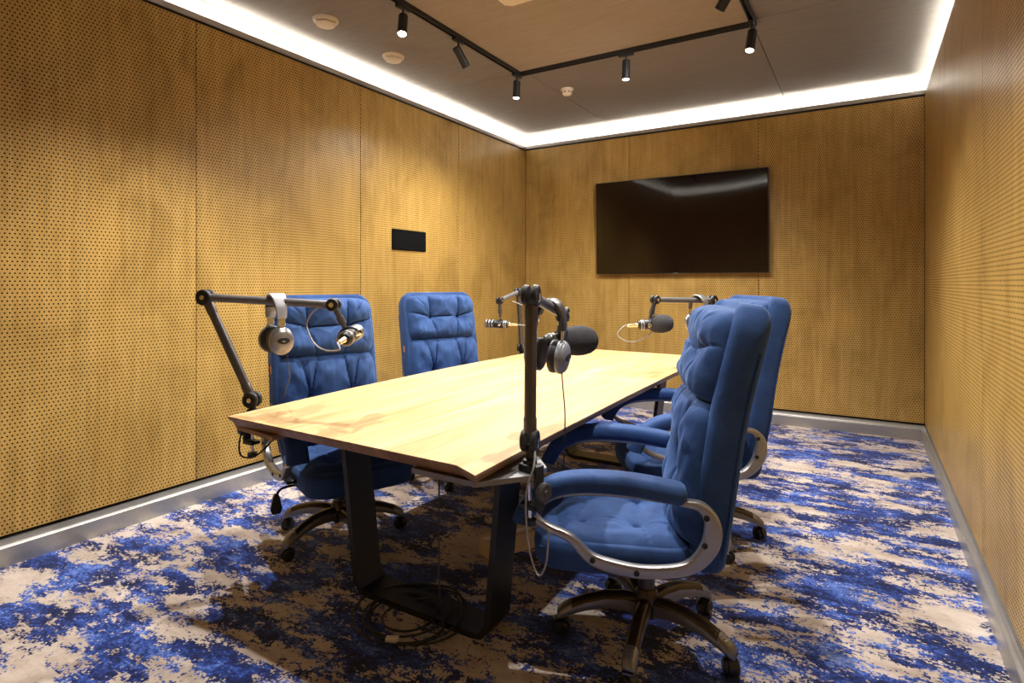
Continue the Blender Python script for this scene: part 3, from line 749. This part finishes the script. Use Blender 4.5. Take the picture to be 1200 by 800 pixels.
L1b, L1e, L1t = (-2.235, 1.540, 0.785), (-2.385, 1.425, 1.222), (-1.784, 1.584, 1.197)
ax1 = Vector((0.45, -1, 0)).normalized()
boom('boom_arm', L1b, L1e, L1t, ax1, (-1, 0, 0), 'dark grey boom arm bent above the table corner, silver headphones hanging from it')
NRb, NRe, NRt = (-0.874, 1.545, 0.80), (-0.870, 1.545, 1.243), (-0.905, 1.835, 1.172)
boom('boom_arm', NRb, NRe, NRt, Vector((1, 0.25, 0)), (0.9, -0.2, 0), 'dark grey boom arm with upright lower tube and foam covered microphone')
L2b, L2e, L2t = (-2.255, 3.855, 0.79), (-2.275, 3.842, 1.216), (-2.255, 3.542, 1.158)
boom('boom_arm', L2b, L2e, L2t, Vector((1, 0.1, 0)), (-1, 0, 0), 'dark grey boom arm hidden behind another post, holding the bare microphone')
FRb, FRe, FRt = (-0.935, 4.03, 0.79), (-0.83, 3.83, 1.172), (-1.046, 3.343, 1.186)
boom('boom_arm', FRb, FRe, FRt, Vector((0.9, -0.4, 0)), (1, 0, 0), 'dark grey boom arm rising behind the chairs near the television')

# ------------------------------------------------------------------ microphones
def microphone(name, hang, centre, direction, foam, label, cable=None):
    hang, centre = Vector(hang), Vector(centre); d = Vector(direction).normalized()
    root = empty(name, centre); tag(root, label, 'microphone', 'broadcast microphones on the boom arms')
    h = hang - centre; x, y, z = basis(d)
    # yoke and drop link
    m = MB(); mid = h * 0.42
    m.tube([h, h * 0.55], 0.0125, 14); m.lathe([(0.0, 0), (0.015, 0), (0.015, 0.03), (0, 0.03)], h * 0.62, -h, 16)
    m.tube([h * 0.56, h * 0.28], 0.0095, 14); m.build('drop_link', M['dark_grey'], root)
    side = d.cross(h.normalized()).normalized()
    m = MB(); hn = h.normalized()
    arc = [side * (0.043 * math.cos(a)) + hn * (0.036 * math.sin(a)) for a in [PI * q / 12 for q in range(13)]]
    m.tube(arc, 0.005, 8); yk = m.build('yoke', M['black_metal'], root)
    for s_ in (-1, 1): MB().lathe([(0, 0.03), (0.012, 0.03), (0.013, 0.046), (0.011, 0.052), (0, 0.053)], (0, 0, 0), side * s_, 16).build('yoke_knob', M['chrome'], yk)
    # body
    m = MB(); m.lathe([(0, -0.060), (0.020, -0.060), (0.027, -0.052), (0.029, -0.02), (0.029, 0.045), (0.024, 0.05), (0, 0.05)], (0, 0, 0), d, 28)
    m.build('body', M['black_metal'], root)
    m = MB()
    for q in (-0.045, -0.032): m.lathe([(0.0295, q), (0.031, q + 0.002), (0.031, q + 0.006), (0.0295, q + 0.008)], (0, 0, 0), d, 28)
    m.build('body_ring', M['silver'], root)
    if foam:
        m = MB(); prof = []
        for k in range(17):
            t = k / 16; ang = PI * (0.10 + 0.90 * t)
            prof.append((0.054 * math.sin(ang) ** 0.62 if t < 1 else 0.0005, 0.075 - 0.072 * math.cos(ang)))
        m.lathe([(0.03, prof[0][1])] + prof, (0, 0, 0), d, 36); m.build('foam_windscreen', M['foam'], root, 60)
    else:
        m = MB()
        for k in range(3):
            q = 0.050 + k * 0.022
            m.lathe([(0.020, q), (0.030, q + 0.003), (0.032, q + 0.009), (0.030, q + 0.016), (0.020, q + 0.019)], (0, 0, 0), d, 26)
        m.build('ribbed_grille', M['silver'], root)
    m = MB(); m.lathe([(0, -0.125), (0.007, -0.125), (0.0095, -0.118), (0.0105, -0.075), (0.0125, -0.072), (0.0125, -0.058), (0, -0.058)], (0, 0, 0), d, 18)
    m.build('xlr_plug', M['brass'], root)
    if cable:
        pts = [-d * 0.122, -d * 0.14] + [Vector(q) - centre for q in cable]
        MB().tube(cat(pts, 8), 0.0032, 8).build('mic_cable', M['cable_grey'], root)
    return root
microphone('microphone', L1t, (-1.752, 1.635, 1.070), (-0.50, 0.87, 0.10), False, 'bare dark microphone hanging before a chair headrest, cable looping to its joint',
           [(-1.66, 1.50, 1.035), (-1.74, 1.50, 1.03), (-1.84, 1.53, 1.055), (-1.90, 1.55, 1.12), (-1.86, 1.56, 1.18), (-1.80, 1.565, 1.185)])
microphone('microphone', NRt, (-0.925, 1.85, 1.075), (0.60, 0.80, 0.0), True, 'microphone with large grey foam windscreen next to the upright post and headphones')
microphone('microphone', L2t, (-2.25, 3.545, 0.988), (-0.95, -0.30, 0.03), False, 'bare microphone with ribbed silver grille over the corner by the far chair',
           [(-2.05, 3.66, 0.98), (-2.03, 3.72, 1.02), (-2.12, 3.72, 1.10), (-2.22, 3.66, 1.15)])
microphone('microphone', FRt, (-1.085, 3.330, 1.040), (0.86, 0.50, 0.06), True, 'microphone with grey foam windscreen below the television, pale cable loop under it',
           [(-1.235, 3.225, 0.985), (-1.19, 3.24, 0.945), (-1.13, 3.29, 0.945), (-1.07, 3.335, 0.99), (-1.05, 3.35, 1.06), (-1.06, 3.36, 1.12)])

# ------------------------------------------------------------------ headphones
def headphones(name, top, ax, tilt, shell, band, label, scale=1.0, cord=None, spread=0.07):
    """band arches over `top`; ax = horizontal direction from one cup to the other"""
    top = Vector(top); root = empty(name, top); tag(root, label, 'headphones', 'headphones hung on the boom arms')
    ax = Vector(ax).normalized(); up = (Vector((0, 0, 1)) + Vector(tilt)).normalized()
    ax = (ax - up * ax.dot(up)).normalized(); fw = ax.cross(up).normalized(); s_ = scale
    P = lambda a, f, u: (ax * a + fw * f + up * u) * s_
    path = [P(spread * math.cos(t) * 1.0, 0, -0.085 + 0.088 * math.sin(t) ** 0.9 if math.sin(t) > 0 else -0.085) for t in [PI * k / 18 for k in range(19)]]
    MB().sweep(path, lambda t: rrect(0.010 * s_, (0.062 - 0.026 * abs(2 * t - 1)) * s_, 0.0045 * s_, 3), fw).build('headband', band, root, 60)
    path2 = [p - (p - P(0, 0, -0.085)).normalized() * 0.009 * s_ for p in path[3:-3]]
    MB().sweep(path2, lambda t: rrect(0.009 * s_, 0.044 * s_, 0.004 * s_, 3), fw).build('band_padding', M['leather'], root, 60)
    for q in (-1, 1):
        m = MB(); m.box(P(q * spread, 0, -0.098), (0.010 * s_, 0.026 * s_, 0.032 * s_), 0.002, 1, rot=Matrix((ax, fw, up)).transposed())
        m.box(P(q * (spread + .001), 0, -0.121), (0.007 * s_, 0.013 * s_, 0.026 * s_), 0.001, 1, rot=Matrix((ax, fw, up)).transposed())
        m.build('slider', M['chrome'], root)
        c = P(q * spread, 0, -0.168)
        # oval cup: lathe scaled along up
        def oval(prof, mat, nm, par=None, n_=36):
            rings = [[c + ax * (q * h * s_) + (fw * math.cos(2 * PI * a / n_) * r * 0.88 + up * math.sin(2 * PI * a / n_) * r) * s_ for a in range(n_)] for r, h in prof]
            return MB().rings(rings).build(nm, mat, par or root, 50)
        oval([(0.030, -0.036), (0.044, -0.036), (0.051, -0.031), (0.052, -0.022), (0.049, -0.013), (0.040, -0.010)], M['leather'], 'ear_pad')
        cup = oval([(0.047, -0.012), (0.051, -0.009), (0.052, 0.0), (0.050, 0.006), (0.046, 0.008), (0.046, 0.011), (0.041, 0.015), (0.030, 0.019), (0.014, 0.021), (0.001, 0.021)], shell, 'ear_cup')
        rings = [[c + ax * (q * h * s_) + (fw * math.cos(2 * PI * a / 28) * 0.022 * k + up * (math.sin(2 * PI * a / 28) * 0.012 * k + 0.002)) * s_ for a in range(28)] for k, h in ((1.0, 0.016), (1.0, 0.0225), (0.85, 0.0235), (0.01, 0.0235))]
        MB().rings(rings).build('emblem_plate', M['black_plastic'], cup, 50)
        MB().box(c + ax * (q * 0.024 * s_) , (0.003 * s_, 0.012 * s_, 0.004 * s_), 0, rot=Matrix((ax, fw, up)).transposed()).build('emblem', M['chrome'], cup, 0)
    if cord:
        MB().tube(cat([Vector(q) - top for q in cord], 8), 0.0022, 8).build('cord', M['cable'], root)
    return root
hp1 = Vector((-2.045, 1.516, 1.233))
headphones('headphones', hp1, (0.95, -0.30, 0), (0, 0, 0), M['silver'], M['band_grey'], 'silver cupped headphones hanging in front of the tufted chair back', 1.08,
           [(-1.955, 1.50, 1.005), (-1.965, 1.51, 0.96), (-2.03, 1.57, 0.90), (-2.13, 1.63, 0.83), (-2.205, 1.675, 0.775), (-2.232, 1.69, 0.745), (-2.236, 1.69, 0.715)], 0.060)
headphones('headphones', (-0.900, 1.735, 1.222), (0.97, 0.12, 0), (0.10, -0.04, 0), M['grey_plastic'], M['dark_grey'], 'blue grey headphones hanging by the upright post and foam microphone', 1.10,
           [(-0.86, 1.735, 0.99), (-0.855, 1.735, 0.93), (-0.848, 1.735, 0.85), (-0.850, 1.735, 0.74), (-0.856, 1.74, 0.66), (-0.86, 1.75, 0.56)], 0.048)
headphones('headphones', (-0.885, 3.70, 1.205), (0.92, -0.40, 0), (0, 0, 0), M['silver'], M['silver'], 'silver headphones half hidden by the chair back near the television', 1.0, None, 0.062)

# ------------------------------------------------------------------ cables and small things on the floor
m = MB(); pts = []
for k in range(150):
    t = k / 149; a = 2 * PI * 5.2 * t
    r = 0.155 + 0.05 * math.sin(t * 9.0) + 0.02 * math.sin(t * 23)
    pts.append(Vector((-1.48 + 0.03 * math.sin(t * 7) + r * math.cos(a), 1.70 + 0.03 * math.cos(t * 5) + r * 0.95 * math.sin(a), 0.006 + 0.004 * (t * 5.2) + 0.022 * max(0, math.cos(a - 1.2)) ** 3)))
m.tube(pts, 0.0042, 8)
coil = m.build('cable_coil', M['cable']); tag(coil, 'black cable coiled on the carpet between the table legs', 'cable')
MB().box((-1.43, 1.535, 0.016), (0.045, 0.024, 0.022), 0.002, 1, rot=Matrix.Rotation(0.5, 3, 'Z')).build('cable_marker', M['label_white'], coil, 0)
o = MB().tube(cat([(-1.15, 1.45, 0.69), (-1.153, 1.45, 0.50), (-1.165, 1.47, 0.30), (-1.19, 1.52, 0.16), (-1.24, 1.58, 0.07), (-1.30, 1.62, 0.03), (-1.36, 1.68, 0.028)], 8), 0.0030, 8).build('hanging_cable', M['cable'])
tag(o, 'thin cable dropping from the table edge to the floor coil', 'cable')
o = MB().tube(cat([(-0.862, 1.555, 0.80), (-0.835, 1.50, 0.74), (-0.855, 1.49, 0.66), (-0.86, 1.50, 0.55), (-0.845, 1.50, 0.47), (-0.82, 1.50, 0.42), (-0.795, 1.50, 0.46), (-0.79, 1.51, 0.56)], 8), 0.0028, 8).build('hanging_cable', M['cable_grey'])
tag(o, 'grey cable looping below the clamp of the upright boom arm', 'cable')
o = MB().tube(cat([(-2.14, 1.43, 0.69), (-2.13, 1.41, 0.64), (-2.10, 1.40, 0.60), (-2.05, 1.42, 0.60), (-2.01, 1.45, 0.64), (-2.00, 1.50, 0.69)], 8), 0.0035, 8).build('hanging_cable', M['cable'])
tag(o, 'black cable loop under the table corner beside the skirting', 'cable')
bx = empty('cardboard_box', (-1.465, 2.37, 0)); bx.rotation_euler = (0, 0, math.radians(62)); tag(bx, 'small tan cardboard box on the carpet under the table', 'box')
MB().box((0, 0, 0.04), (0.26, 0.10, 0.08), 0.002, 1).build('box_body', M['card'], bx, 0)
MB().box((0, 0, 0.0808), (0.255, 0.03, 0.0016)).build('tape', M['label_white'], bx, 0)
